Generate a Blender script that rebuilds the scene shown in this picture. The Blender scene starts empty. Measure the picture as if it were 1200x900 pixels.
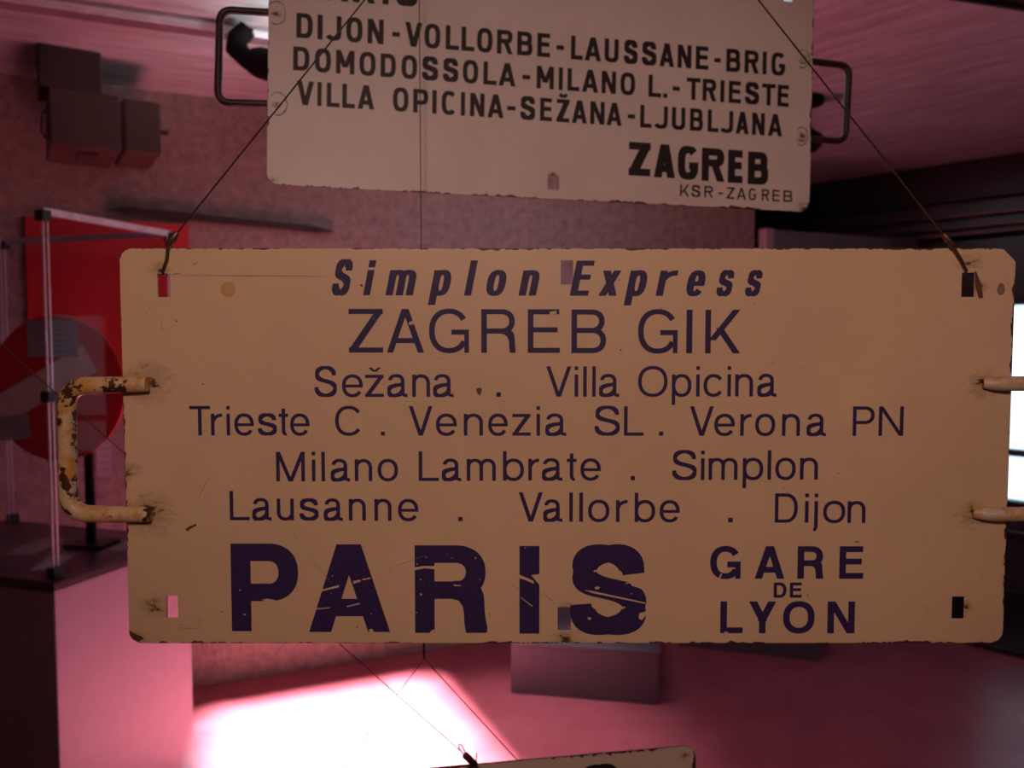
import bpy, bmesh, math, random
from mathutils import Vector, Matrix
random.seed(7)
SC = bpy.context.scene
COL = SC.collection
PI = math.pi

# ---------------------------------------------------------------- camera, world, lights, exposure
SC.view_settings.view_transform = 'Standard'
SC.view_settings.look = 'None'
SC.view_settings.exposure = 0.0
SC.view_settings.gamma = 1.0
SC.view_settings.use_curve_mapping = False
SC.cycles.max_bounces = 10
SC.cycles.diffuse_bounces = 6
SC.cycles.glossy_bounces = 4
SC.cycles.transparent_max_bounces = 16
SC.cycles.caustics_reflective = False
SC.cycles.caustics_refractive = False
SC.cycles.sample_clamp_indirect = 60.0

cam_d = bpy.data.cameras.new('camera')
cam_d.sensor_width = 36.0
cam_d.lens = 28.0
cam_d.clip_start = 0.02
cam_d.dof.use_dof = True
cam_d.dof.focus_distance = 0.91
cam_d.dof.aperture_fstop = 5.0
cam = bpy.data.objects.new('camera', cam_d)
cam.location = (0, 0, 1.55)
cam.rotation_euler = (math.radians(90 - 3.13), 0, 0)
COL.objects.link(cam)
SC.camera = cam

world = bpy.data.worlds.new('sky')
SC.world = world
world.use_nodes = True
bg = world.node_tree.nodes['Background']
bg.inputs['Color'].default_value = (0.62, 0.80, 1.0, 1)
bg.inputs['Strength'].default_value = 2.1

def light(name, kind, loc, target, energy, color, **kw):
    d = bpy.data.lights.new(name, kind)
    d.energy = energy
    d.color = color
    for k, v in kw.items():
        setattr(d, k, v)
    o = bpy.data.objects.new(name, d)
    o.location = loc
    o.rotation_euler = (Vector(target) - Vector(loc)).to_track_quat('-Z', 'Y').to_euler()
    COL.objects.link(o)
    return o

SUN_DX = 0.80                     # how far the sunbeam travels in x while it falls from ceiling to floor
light('sun', 'SUN', (SUN_DX * 2, 3, 6), (SUN_DX * 2 - SUN_DX, 3, 6 - 2.61), 82.0, (1.0, 0.95, 0.97), angle=math.radians(5.5))
# fill added behind the camera, and a warm spot added to brighten the signs
light('front_fill', 'AREA', (0.5, -1.3, 2.45), (0.1, 0.9, 1.4), 4.0, (1.0, 0.66, 0.52), shape='RECTANGLE', size=1.6, size_y=0.8)
light('sign_fill_spot', 'SPOT', (-0.1, -1.0, 2.35), (0.06, 1.05, 1.64), 52.0, (1.0, 0.68, 0.58), spot_size=math.radians(52), spot_blend=0.8, shadow_soft_size=0.12)

# ---------------------------------------------------------------- helpers
def tag(o, label=None, cat=None, group=None, kind=None):
    if label: o['label'] = label
    if cat: o['category'] = cat
    if group: o['group'] = group
    if kind: o['kind'] = kind
    return o

def empty(name, loc=(0, 0, 0), rz=0.0, mat=None):
    o = bpy.data.objects.new(name, None)
    o.empty_display_size = 0.05
    COL.objects.link(o)
    if mat is not None: o.matrix_world = mat
    else:
        o.location = loc
        o.rotation_euler = (0, 0, rz)
    return o

def link(name, me, mat, parent=None, smooth=False):
    me.materials.append(mat)
    if smooth:
        for p in me.polygons: p.use_smooth = True
    o = bpy.data.objects.new(name, me)
    COL.objects.link(o)
    if parent: o.parent = parent
    return o

class MB:
    """collects shapes into one mesh"""
    def __init__(s): s.v = []; s.f = []; s.sm = []
    def add(s, vs, fs, smooth=False):
        n = len(s.v)
        s.v += [tuple(p) for p in vs]
        s.f += [tuple(i + n for i in f) for f in fs]
        s.sm += [smooth] * len(fs)
        return s
    def box(s, x0, y0, z0, x1, y1, z1, bev=0.0, M=None):
        bm = bmesh.new()
        bmesh.ops.create_cube(bm, size=1)
        for v in bm.verts:
            v.co = Vector(((x0 + x1) / 2 + v.co.x * (x1 - x0), (y0 + y1) / 2 + v.co.y * (y1 - y0), (z0 + z1) / 2 + v.co.z * (z1 - z0)))
        if bev: bmesh.ops.bevel(bm, geom=bm.edges[:], offset=bev, segments=2, affect='EDGES', profile=0.5)
        bm.normal_update()
        bm.verts.index_update()
        vs = [(M @ v.co if M else v.co) for v in bm.verts]
        s.add(vs, [[v.index for v in f.verts] for f in bm.faces])
        bm.free()
        return s
    def prism(s, poly, y0, y1):
        """polygon in x,z extruded along y"""
        n = len(poly)
        vs = [(p[0], y0, p[1]) for p in poly] + [(p[0], y1, p[1]) for p in poly]
        fs = [tuple(range(n)), tuple(range(2 * n - 1, n - 1, -1))]
        fs += [(i, i + n, (i + 1) % n + n, (i + 1) % n) for i in range(n)]
        return s.add(vs, fs)
    def tube(s, pts, r, seg=12, cap=True):
        pts = [Vector(p) for p in pts]
        rs = r if isinstance(r, (list, tuple)) else [r] * len(pts)
        rings = []
        up = None
        for i, p in enumerate(pts):
            t = (pts[min(i + 1, len(pts) - 1)] - pts[max(i - 1, 0)]).normalized()
            if up is None:
                up = Vector((0, 1, 0)) if abs(t.y) < 0.9 else Vector((1, 0, 0))
            a = up - t * up.dot(t); a.normalize(); up = a
            b = t.cross(a)
            rings.append([p + (a * math.cos(2 * PI * k / seg) + b * math.sin(2 * PI * k / seg)) * rs[i] for k in range(seg)])
        vs = [q for rg in rings for q in rg]
        fs = []
        for i in range(len(pts) - 1):
            for k in range(seg):
                fs.append((i * seg + k, i * seg + (k + 1) % seg, (i + 1) * seg + (k + 1) % seg, (i + 1) * seg + k))
        s.add(vs, fs, True)
        if cap:
            n = len(pts) - 1
            s.add(rings[0], [tuple(range(seg - 1, -1, -1))])
            s.add(rings[n], [tuple(range(seg))])
        return s
    def build(s, name, mat, parent=None):
        me = bpy.data.meshes.new(name)
        me.from_pydata([tuple(v) for v in s.v], [], s.f)
        me.polygons.foreach_set('use_smooth', s.sm)
        me.update()
        return link(name, me, mat, parent)

def plate(outline, holes, y0, y1, to3d=None):
    """flat plate with real holes: outline and holes are lists of (x,z); thickness from y0 to y1"""
    bm = bmesh.new()
    edges = []
    loops = [outline] + holes
    for lp in loops:
        vs = [bm.verts.new((p[0], y0, p[1])) for p in lp]
        for i in range(len(vs)): edges.append(bm.edges.new((vs[i], vs[(i + 1) % len(vs)])))
    bmesh.ops.triangle_fill(bm, use_beauty=True, edges=edges, normal=(0, -1, 0))
    bmesh.ops.recalc_face_normals(bm, faces=bm.faces[:])
    r = bmesh.ops.extrude_face_region(bm, geom=bm.faces[:])
    for g in r['geom']:
        if isinstance(g, bmesh.types.BMVert): g.co.y = y1
    bmesh.ops.recalc_face_normals(bm, faces=bm.faces[:])
    if to3d:
        for v in bm.verts: v.co = to3d(v.co)
    me = bpy.data.meshes.new('plate')
    bm.to_mesh(me); bm.free()
    return me

def round_rect(x0, z0, x1, z1, r, cut=None, n=6):
    """corners in order BL, BR, TR, TL; cut = index of a corner that is cut straight"""
    out = []
    for i, (cx, cz, a) in enumerate([(x0 + r, z0 + r, PI), (x1 - r, z0 + r, 1.5 * PI), (x1 - r, z1 - r, 0), (x0 + r, z1 - r, PI / 2)]):
        k = 1 if i == cut else n
        for j in range(k + 1):
            t = a + PI / 2 * j / k
            out.append((cx + r * math.cos(t), cz + r * math.sin(t)))
    return out

def bend(pts, r, n=6):
    """polyline with rounded corners"""
    pts = [Vector(p) for p in pts]
    out = [pts[0]]
    for i in range(1, len(pts) - 1):
        a = (pts[i - 1] - pts[i]).normalized(); b = (pts[i + 1] - pts[i]).normalized()
        p0 = pts[i] + a * r; p1 = pts[i] + b * r
        for j in range(n + 1):
            t = j / n
            out.append(p0 * (1 - t) ** 2 + pts[i] * 2 * t * (1 - t) + p1 * t * t)
    out.append(pts[-1])
    return out

# ---------------------------------------------------------------- materials
class NT:
    def __init__(s, name):
        s.m = bpy.data.materials.new(name)
        s.m.use_nodes = True
        s.t = s.m.node_tree
        s.b = s.t.nodes['Principled BSDF']
        s.out = s.t.nodes['Material Output']
    def n(s, ty, **kw):
        x = s.t.nodes.new(ty)
        for k, v in kw.items(): setattr(x, k, v)
        return x
    def l(s, a, b): s.t.links.new(a, b)
    def math(s, op, a, b=None, c=None, clamp=False):
        x = s.n('ShaderNodeMath', operation=op); x.use_clamp = clamp
        for i, q in enumerate((a, b, c)):
            if q is None: continue
            if isinstance(q, (int, float)): x.inputs[i].default_value = q
            else: s.l(q, x.inputs[i])
        return x.outputs[0]
    def coord(s, scale=(1, 1, 1), rot=(0, 0, 0), out='Object'):
        c = s.n('ShaderNodeTexCoord'); mp = s.n('ShaderNodeMapping')
        mp.inputs['Scale'].default_value = scale
        mp.inputs['Rotation'].default_value = rot
        s.l(c.outputs[out], mp.inputs['Vector'])
        return mp.outputs['Vector']
    def noise(s, vec, scale, detail=4, rough=0.6):
        x = s.n('ShaderNodeTexNoise')
        x.inputs['Scale'].default_value = scale; x.inputs['Detail'].default_value = detail; x.inputs['Roughness'].default_value = rough
        s.l(vec, x.inputs['Vector'])
        return x.outputs[0]
    def ramp(s, v, lo, hi):
        x = s.n('ShaderNodeMapRange'); x.inputs[1].default_value = lo; x.inputs[2].default_value = hi
        x.clamp = True
        s.l(v, x.inputs[0])
        return x.outputs[0]
    def mix(s, f, a, b):
        x = s.n('ShaderNodeMix', data_type='RGBA')
        if isinstance(f, (int, float)): x.inputs[0].default_value = f
        else: s.l(f, x.inputs[0])
        for i, q in ((6, a), (7, b)):
            if isinstance(q, tuple): x.inputs[i].default_value = q + (1,) if len(q) == 3 else q
            else: s.l(q, x.inputs[i])
        return x.outputs[2]
    def color(s, c):
        if isinstance(c, tuple): s.b.inputs['Base Color'].default_value = c + (1,)
        else: s.l(c, s.b.inputs['Base Color'])
    def bump(s, h, strength, dist):
        x = s.n('ShaderNodeBump'); x.inputs['Strength'].default_value = strength; x.inputs['Distance'].default_value = dist
        s.l(h, x.inputs['Height']); s.l(x.outputs[0], s.b.inputs['Normal'])
    def set(s, rough=0.5, metal=0.0, spec=0.5):
        s.b.inputs['Roughness'].default_value = rough
        s.b.inputs['Metallic'].default_value = metal
        s.b.inputs['Specular IOR Level'].default_value = spec
        return s

def simple(name, col, rough=0.5, metal=0.0, var=0.12, scale=18.0, spec=0.5, bump=0.0):
    k = NT(name).set(rough, metal, spec)
    v = k.coord()
    nz = k.noise(v, scale)
    d = tuple(c * (1 - var) for c in col); e = tuple(min(1, c * (1 + var)) for c in col)
    k.color(k.mix(k.ramp(nz, 0.3, 0.7), d, e))
    if bump: k.bump(k.noise(v, scale * 4), bump, 0.002)
    return k.m

def glass(name, tint=(0.93, 0.95, 0.96), refl=0.08):
    k = NT(name)
    tr = k.n('ShaderNodeBsdfTransparent'); tr.inputs[0].default_value = tint + (1,)
    gl = k.n('ShaderNodeBsdfGlossy'); gl.inputs['Roughness'].default_value = 0.03
    lw = k.n('ShaderNodeLayerWeight'); lw.inputs[0].default_value = 0.25
    f = k.math('MULTIPLY_ADD', lw.outputs['Fresnel'], 0.01, refl * 0.05)
    mx = k.n('ShaderNodeMixShader')
    k.l(f, mx.inputs[0]); k.l(tr.outputs[0], mx.inputs[1]); k.l(gl.outputs[0], mx.inputs[2])
    k.l(mx.outputs[0], k.out.inputs['Surface'])
    return k.m

def enamel(name, cream, hw, z0, z1, r, spots, rust=(0.07, 0.025, 0.012), edge=0.0017, grime=(0.32, 0.2, 0.09)):
    """painted sheet metal: chipped rim, faint brushing, rusty grime round the listed spots (x, z, radius)"""
    k = NT(name).set(0.42, 0.0, 0.4)
    tc = k.n('ShaderNodeTexCoord'); sp = k.n('ShaderNodeSeparateXYZ')
    k.l(tc.outputs['Object'], sp.inputs[0])
    x, z = sp.outputs['X'], sp.outputs['Z']
    xc = (hw[0] + hw[1]) / 2; hx = (hw[1] - hw[0]) / 2; zc = (z0 + z1) / 2; hz = (z1 - z0) / 2
    qx = k.math('MAXIMUM', k.math('SUBTRACT', k.math('ABSOLUTE', k.math('SUBTRACT', x, xc)), hx - r), 0.0)
    qz = k.math('MAXIMUM', k.math('SUBTRACT', k.math('ABSOLUTE', k.math('SUBTRACT', z, zc)), hz - r), 0.0)
    ln = k.math('SQRT', k.math('ADD', k.math('MULTIPLY', qx, qx), k.math('MULTIPLY', qz, qz)))
    d = k.math('SUBTRACT', r, ln)                       # distance inwards from the rim
    obj = tc.outputs['Object']
    n1 = k.noise(obj, 60.0, 5, 0.7)
    n0 = k.noise(obj, 9.0, 3, 0.5)
    lim = k.math('MULTIPLY', k.ramp(k.math('ADD', k.math('MULTIPLY', n1, 0.6), k.math('MULTIPLY', n0, 0.55)), 0.56, 0.74), edge * 2.2)
    chip = k.math('LESS_THAN', d, k.math('ADD', lim, 0.0002))
    fine = k.coord((3, 3, 70)); fx = k.noise(fine, 6.0, 4, 0.7)
    cloud = k.noise(obj, 5.0, 4, 0.6)
    c1 = k.mix(k.ramp(cloud, 0.3, 0.75), tuple(c * 0.92 for c in cream), tuple(min(1, c * 1.05) for c in cream))
    c2 = k.mix(k.math('MULTIPLY', k.ramp(fx, 0.55, 0.8), 0.22), c1, tuple(c * 0.7 for c in cream))
    tot = None
    for (sx, sz, sr) in spots:
        a = k.math('SUBTRACT', x, sx); b = k.math('SUBTRACT', z, sz)
        rr = k.math('SQRT', k.math('ADD', k.math('MULTIPLY', a, a), k.math('MULTIPLY', k.math('MULTIPLY', b, b), 1.8)))
        m = k.math('SUBTRACT', 1.0, k.math('DIVIDE', rr, sr), clamp=True)
        tot = m if tot is None else k.math('MAXIMUM', tot, m)
    if tot is not None:
        gn = k.noise(k.coord((40, 40, 90)), 1.6, 6, 0.75)
        g1 = k.ramp(k.math('ADD', k.math('MULTIPLY', tot, 0.6), gn), 0.74, 1.02)
        c2 = k.mix(k.math('MULTIPLY', g1, 0.6), c2, grime)
        g2 = k.ramp(k.math('ADD', k.math('MULTIPLY', tot, 0.55), gn), 0.96, 1.03)
        c2 = k.mix(g2, c2, rust)
    speck = k.math('GREATER_THAN', k.noise(obj, 210.0, 2, 0.5), 0.765)
    c2 = k.mix(k.math('MULTIPLY', speck, 0.7), c2, grime)
    k.color(k.mix(chip, c2, rust))
    k.bump(k.math('SUBTRACT', 1.0, chip), 0.3, 0.0006)
    return k.m

def chipped(name, paint, rust, amount=0.5, scale=45.0):
    k = NT(name).set(0.42, 0.0, 0.5)
    v = k.coord()
    m = k.ramp(k.noise(v, scale, 5, 0.65), amount - 0.012, amount + 0.012)
    y = k.mix(k.ramp(k.noise(v, scale * 1.7, 3, 0.6), 0.45, 0.62), paint, (paint[0] * 0.92, paint[1] * 0.62, paint[2] * 0.22))
    k.color(k.mix(m, rust, y))
    k.bump(m, 0.5, 0.0008)
    return k.m

def paint(name, col):
    return simple(name, col, 0.5, var=0.1, scale=60.0, spec=0.3)

# room materials
k = NT('stucco').set(0.95, 0, 0.1)
v = k.coord()
nb = k.noise(v, 9.0, 8, 0.75); ns = k.noise(v, 22.0, 6, 0.75); nl = k.noise(v, 1.4, 3, 0.5)
k.color(k.mix(k.ramp(ns, 0.36, 0.60), (0.38, 0.30, 0.26), k.mix(nl, (0.54, 0.45, 0.39), (0.64, 0.54, 0.47))))
k.bump(k.math('ADD', nb, k.math('MULTIPLY', ns, 0.8)), 1.0, 0.035)
M_WALL = k.m
k = NT('board_marked_concrete').set(0.62, 0, 0.35)
gp = k.n('ShaderNodeNewGeometry'); sx = k.n('ShaderNodeSeparateXYZ'); k.l(gp.outputs['Position'], sx.inputs[0])
east = k.math('GREATER_THAN', sx.outputs['X'], 0.75)        # another run of shuttering boards
def turned(s, deg):                                          # coordinates turned first, stretched after
    m2 = k.n('ShaderNodeMapping'); m2.inputs['Scale'].default_value = s
    k.l(k.coord((1, 1, 1), (0, 0, math.radians(deg))), m2.inputs['Vector'])
    return m2.outputs[0]
def grain(s):
    m = k.n('ShaderNodeMix', data_type='VECTOR')
    k.l(east, m.inputs[0]); k.l(turned(s, -23), m.inputs[4]); k.l(turned(s, 48), m.inputs[5])
    return m.outputs[1]
va = grain((1.2, 9, 1))
g1 = k.noise(va, 2.2, 8, 0.7); g2 = k.noise(grain((5, 60, 1)), 1.5, 4, 0.6)
k.color(k.mix(k.ramp(k.math('ADD', k.math('MULTIPLY', g1, 0.7), k.math('MULTIPLY', g2, 0.3)), 0.34, 0.6), (0.31, 0.32, 0.33), (0.62, 0.68, 0.69)))
k.bump(k.math('ADD', g1, k.math('MULTIPLY', g2, 0.5)), 0.5, 0.01)
M_CEIL = k.m
k = NT('red_painted_floor').set(0.34, 0, 0.28)
v = k.coord()
f1 = k.noise(v, 3.0, 7, 0.7); f2 = k.noise(k.coord((1.5, 6, 1), (0, 0, 0.4)), 3.0, 6, 0.7)
k.color(k.mix(k.ramp(f1, 0.3, 0.7), (0.31, 0.058, 0.078), (0.43, 0.100, 0.130)))
rg = k.n('ShaderNodeMapRange'); rg.inputs[1].default_value = 0.3; rg.inputs[2].default_value = 0.7; rg.inputs[3].default_value = 0.26; rg.inputs[4].default_value = 0.44
k.l(f2, rg.inputs[0]); k.l(rg.outputs[0], k.b.inputs['Roughness'])
k.bump(f2, 0.08, 0.004)
M_FLOOR = k.m
M_DARKWALL = simple('dark_wall_paint', (0.045, 0.032, 0.036), 0.6)
M_SLAT = simple('dark_lacquered_slats', (0.02, 0.016, 0.02), 0.28, spec=0.5)
M_FRAME = simple('dark_window_frame', (0.035, 0.035, 0.045), 0.4)
M_SIDE = simple('side_wall_paint', (0.24, 0.17, 0.155), 0.8)
M_GLASS = glass('clear_glass')
M_CASEGLASS = glass('case_glass', (0.90, 0.90, 0.93), 0.10)
M_EDGE = simple('glass_edge', (0.62, 0.60, 0.63), 0.25, var=0.2, scale=30)
M_BLACK = simple('black_plastic', (0.012, 0.011, 0.014), 0.4)
M_MATTE = simple('matte_black', (0.010, 0.008, 0.009), 0.9, spec=0.08)
M_WIRE = simple('dark_steel_wire', (0.045, 0.022, 0.022), 0.4, 0.5)
M_BRASS = simple('crimp_metal', (0.16, 0.085, 0.05), 0.35, 0.7)
M_PLINTH = simple('mauve_plinth_paint', (0.235, 0.205, 0.245), 0.55, var=0.05)
M_PLINTHTOP = simple('dark_plinth_top', (0.045, 0.03, 0.036), 0.3)
M_GREYBOX = simple('grey_plinth_paint', (0.105, 0.088, 0.105), 0.55, var=0.06)
M_PANEL = simple('grey_panel_paint', (0.14, 0.12, 0.135), 0.6, var=0.05)
M_PANELEDGE = simple('pink_panel_edge', (0.42, 0.26, 0.27), 0.6, var=0.05)
M_BOX = simple('brown_housing', (0.07, 0.036, 0.03), 0.65)
M_BOXDARK = simple('dark_housing', (0.035, 0.02, 0.02), 0.6)
M_RED = simple('red_enamel', (0.55, 0.022, 0.03), 0.35, var=0.08, scale=6)
M_DISC = simple('bright_red_enamel', (0.74, 0.03, 0.04), 0.3, var=0.06, scale=6)
M_CREAM = simple('cream_band_paint', (0.84, 0.76, 0.64), 0.45)
M_CARD = simple('grey_card', (0.42, 0.41, 0.42), 0.7)
M_INK = simple('grey_print', (0.24, 0.21, 0.22), 0.7)
M_PAPER = simple('buff_paper', (0.34, 0.25, 0.25), 0.7)
M_RAIL = simple('pale_metal_rail', (0.55, 0.5, 0.53), 0.25, 0.6)
M_STRIP = simple('edge_highlight', (0.82, 0.84, 0.90), 0.3)  # bluish highlight of the rail edge, put into the colour
M_NAVY = paint('navy_lettering', (0.035, 0.018, 0.085))
M_BLACKINK = paint('black_lettering', (0.022, 0.014, 0.016))
M_STAIN = simple('rust_stain', (0.11, 0.045, 0.025), 0.6)
M_TAN = simple('tan_touch_up', (0.55, 0.33, 0.13), 0.5)
M_SCRATCH = simple('scratch_grey', (0.30, 0.19, 0.12), 0.6)
M_OVAL = simple('brown_touch_up', (0.27, 0.16, 0.11), 0.5)
# ---------------------------------------------------------------- painted lettering, drawn stroke by stroke
def bez(p0, p1, p2, p3, n=10):
    r = []
    for i in range(n + 1):
        t = i / n; a = (1 - t) ** 3; b = 3 * t * (1 - t) ** 2; c = 3 * t * t * (1 - t); d = t ** 3
        r.append((a * p0[0] + b * p1[0] + c * p2[0] + d * p3[0], a * p0[1] + b * p1[1] + c * p2[1] + d * p3[1]))
    return r

class Glyph:
    def __init__(s): s.q = []; s.g = 0; s.hold = False
    def poly(s, *p):
        a = sum(p[i][0] * p[(i + 1) % len(p)][1] - p[(i + 1) % len(p)][0] * p[i][1] for i in range(len(p)))
        s.q.append((s.g, list(p) if a > 0 else list(p)[::-1]))
        if not s.hold: s.g += 1
    def rect(s, x0, y0, x1, y1): s.poly((x0, y0), (x1, y0), (x1, y1), (x0, y1))
    def dia(s, xb, xt, y0, y1, tw): s.poly((xb, y0), (xb + tw, y0), (xt + tw, y1), (xt, y1))
    def ring(s, cx, cy, rx, ry, tx, ty, a0, a1, e=2.2, n=None):
        n = n or max(6, int(abs(a1 - a0) / 7))
        s.hold = True
        def pt(rx, ry, a, e):
            c, q = math.cos(a), math.sin(a)
            return (cx + rx * math.copysign(abs(c) ** (2 / e), c), cy + ry * math.copysign(abs(q) ** (2 / e), q))
        for i in range(n):
            a = math.radians(a0 + (a1 - a0) * i / n); b = math.radians(a0 + (a1 - a0) * (i + 1) / n)
            s.poly(pt(rx, ry, a, e), pt(rx, ry, b, e), pt(rx - tx, ry - ty, b, e), pt(rx - tx, ry - ty, a, e))
        s.hold = False; s.g += 1
    def stroke(s, pts, tx, ty):
        """ribbon whose width is tx where it runs upright and ty where it runs level"""
        L = []; R = []
        for i, p in enumerate(pts):
            a = pts[max(i - 1, 0)]; b = pts[min(i + 1, len(pts) - 1)]
            dx, dy = b[0] - a[0], b[1] - a[1]
            m = math.hypot(dx, dy) or 1
            nx, ny = -dy / m, dx / m
            w = (abs(nx) * tx + abs(ny) * ty) / 2
            L.append((p[0] + nx * w, p[1] + ny * w)); R.append((p[0] - nx * w, p[1] - ny * w))
        s.hold = True
        for i in range(len(pts) - 1): s.poly(L[i], L[i + 1], R[i + 1], R[i])
        s.hold = False; s.g += 1

def ess(g, w, h, t, th):
    X = lambda u: t / 2 + u * (w - t)
    Y = lambda v: th / 2 + v * (h - th)
    P = lambda u, v: (X(u), Y(v))
    pts = bez(P(0.96, 0.72), P(0.95, 0.90), P(0.78, 1.0), P(0.5, 1.0))
    pts += bez(P(0.5, 1), P(0.2, 1), P(0.04, 0.90), P(0.04, 0.755))[1:]
    pts += bez(P(0.04, 0.755), P(0.04, 0.60), P(0.25, 0.56), P(0.5, 0.515))[1:]
    pts += bez(P(0.5, 0.515), P(0.78, 0.465), P(1.0, 0.42), P(1.0, 0.26))[1:]
    pts += bez(P(1.0, 0.26), P(1.0, 0.09), P(0.8, 0), P(0.5, 0))[1:]
    pts += bez(P(0.5, 0), P(0.2, 0), P(0.0, 0.09), P(0.0, 0.30))[1:]
    g.stroke(pts, t, th)

def bowl(g, x0, w, y0, y1, t, th, e):
    """right-hand bowl of B, D, P, R from stem at x0 to w"""
    ry = (y1 - y0) / 2
    rx = min(ry * 1.12, (w - x0) * 0.62) if y1 - y0 < 1.6 * (w - x0) else (w - x0) * 0.72
    rx = max(rx, t * 1.05)
    cx = w - rx
    g.rect(x0, y1 - th, cx, y1); g.rect(x0, y0, cx, y0 + th)
    g.ring(cx, y0 + ry, rx, ry, t, th, -90, 90, e)

def glyph(c, w, H, xh, t, st):
    g = Glyph()
    d = st == 'd'
    th = t * (0.96 if d else 0.9 if st == 'h' else 0.7)
    e = 2.25 if st == 'h' else (2.7 if d else 2.6)
    td = t * (1.06 if d else 1.12 if st == 'h' else 0.92)
    r, R, D = g.rect, g.ring, g.dia
    if c == 'I' or c == 'l': r(0, 0, w, H)
    elif c == 'i': r(0, 0, w, xh); r(0, H - w * 1.05, w, H)
    elif c == '.': r(0, 0, w, w)
    elif c == '-': r(0, H * 0.36, w, H * 0.36 + th)
    elif c == 'O': R(w / 2, H / 2, w / 2, H / 2 * 1.02, t, th, 0, 360, e, 56)
    elif c == 'C': R(w / 2 * 1.02, H / 2, w / 2 * 1.02, H / 2 * 1.02, t, th, 36 if not d else 42, 324 if not d else 318, e, 46)
    elif c == 'G':
        if d:
            R(w / 2, H / 2, w / 2, H / 2 * 1.02, t, th, 40, 320, e + .3, 46)
            r(w - t, H * 0.22, w, H * 0.52); r(w * 0.55, H * 0.52 - th, w, H * 0.52)
            R(w / 2, H / 2, w / 2, H / 2 * 1.02, t, th, 318, 345, e + .3, 8)
        else:
            R(w * 0.5, H / 2, w * 0.5, H / 2 * 1.02, t, th, 33, 330, e, 46)
            r(w * 0.56, H * 0.53 - th, w, H * 0.53)
            r(w - t * 0.82, 0, w, H * 0.5)
    elif c == 'D': r(0, 0, t, H); bowl(g, t, w, 0, H, t, th, e)
    elif c == 'B':
        r(0, 0, t, H)
        bowl(g, t, w * 0.955, H * 0.52 - th / 2, H, t, th, e); bowl(g, t, w, 0, H * 0.52 + th / 2, t, th, e)
    elif c == 'P': r(0, 0, t, H); bowl(g, t, w, H * 0.40 if t < H * .18 else H * 0.345, H, t, th, e)
    elif c == 'R':
        r(0, 0, t, H)
        if d:
            bowl(g, t, w * 0.97, H * 0.44, H, t, th, e)
            D(w - td, w * 0.42, 0, H * 0.47, td)
        else:
            y = H * 0.5 - th / 2 if t < H * .18 else H * 0.39
            bowl(g, t, w * 0.97, y, H, t, th, e)
            x1 = w - t * 0.56
            g.stroke(bez((w * 0.52, y + th / 2), (w * 0.80, y + th * .5), (x1 - t * .18, y - th * .05), (x1 - t * .12, H * 0.22), 14) +
                     [(x1 - t * .08, H * .12), (x1 - t * .02, H * .05), (x1, .012 * H), (x1, 0)], t, th)
    elif c == 'E':
        r(0, 0, t, H); r(t, 0, w, th); r(t, H - th, w * 0.98, H); r(t, H * 0.53 - th / 2, w * 0.93, H * 0.53 + th / 2)
    elif c == 'L': r(0, 0, t, H); r(t, 0, w, th)
    elif c == 'T': r(0, H - th, w, H); r(w / 2 - t / 2, 0, w / 2 + t / 2, H - th)
    elif c == 'A':
        D(0, w / 2 - td * .55, 0, H, td); D(w - td, w / 2 - td * .45, 0, H, td)
        y = H * 0.27; a = (w / 2) * (y / H) + td * .3
        r(a, y - th * .45, w - a, y + th * .55)
    elif c == 'V': D(w / 2 - td * .55, 0, 0, H, td); D(w / 2 - td * .45, w - td, 0, H, td)
    elif c == 'Y':
        r(w / 2 - t / 2, 0, w / 2 + t / 2, H * 0.42)
        D(w / 2 - t / 2, 0, H * 0.38, H, td * 1.1); D(w / 2 + t / 2 - td * 1.1, w - td * 1.1, H * 0.38, H, td * 1.1)
    elif c == 'K':
        r(0, 0, t, H); D(t * .6, w - td * 1.25, H * 0.30, H, td * 1.15); D(w - td * 1.2, w * 0.30, 0, H * 0.58, td * 1.15)
    elif c == 'M':
        r(0, 0, t, H); r(w - t, 0, w, H)
        y = 0 if not d else H * 0.28
        D(w / 2 - td * .55, 0, y, H, td); D(w / 2 - td * .45, w - td, y, H, td)
    elif c == 'N': r(0, 0, t, H); r(w - t, 0, w, H); D(w - td * 1.05, 0, 0, H, td * 1.05)
    elif c in 'ZŽ':
        r(0, 0, w, th); r(0, H - th, w, H); D(0, w - td * 1.3, th * .6, H - th * .6, td * 1.3)
        if c == 'Ž':
            g.stroke([(w * .2, H * 1.2), (w * .5, H * 1.1)], t * .6, t * .6); g.stroke([(w * .8, H * 1.2), (w * .5, H * 1.1)], t * .6, t * .6)
    elif c in 'zž':
        r(0, 0, w, th); r(0, xh - th, w, xh); D(0, w - td * 1.25, th * .6, xh - th * .6, td * 1.25)
        if c == 'ž':
            y = xh * 1.15
            g.poly((w * .18, y + xh * .17), (w * .36, y + xh * .17), (w * .52, y + xh * .05), (w * .52, y - xh * .02), (w * .42, y - xh * .02))
            g.poly((w * .86, y + xh * .17), (w * .68, y + xh * .17), (w * .52, y + xh * .05), (w * .52, y - xh * .02), (w * .62, y - xh * .02))
    elif c == 'x': D(0, w - td * 1.15, 0, xh, td * 1.15); D(w - td * 1.15, 0, 0, xh, td * 1.15)
    elif c == 'J':
        q = w * 0.5
        r(w - t, q, w, H); R(w / 2, q, w / 2, q * 1.02, t, th, 205, 360, e)
    elif c == 'U':
        q = w * 0.52
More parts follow.
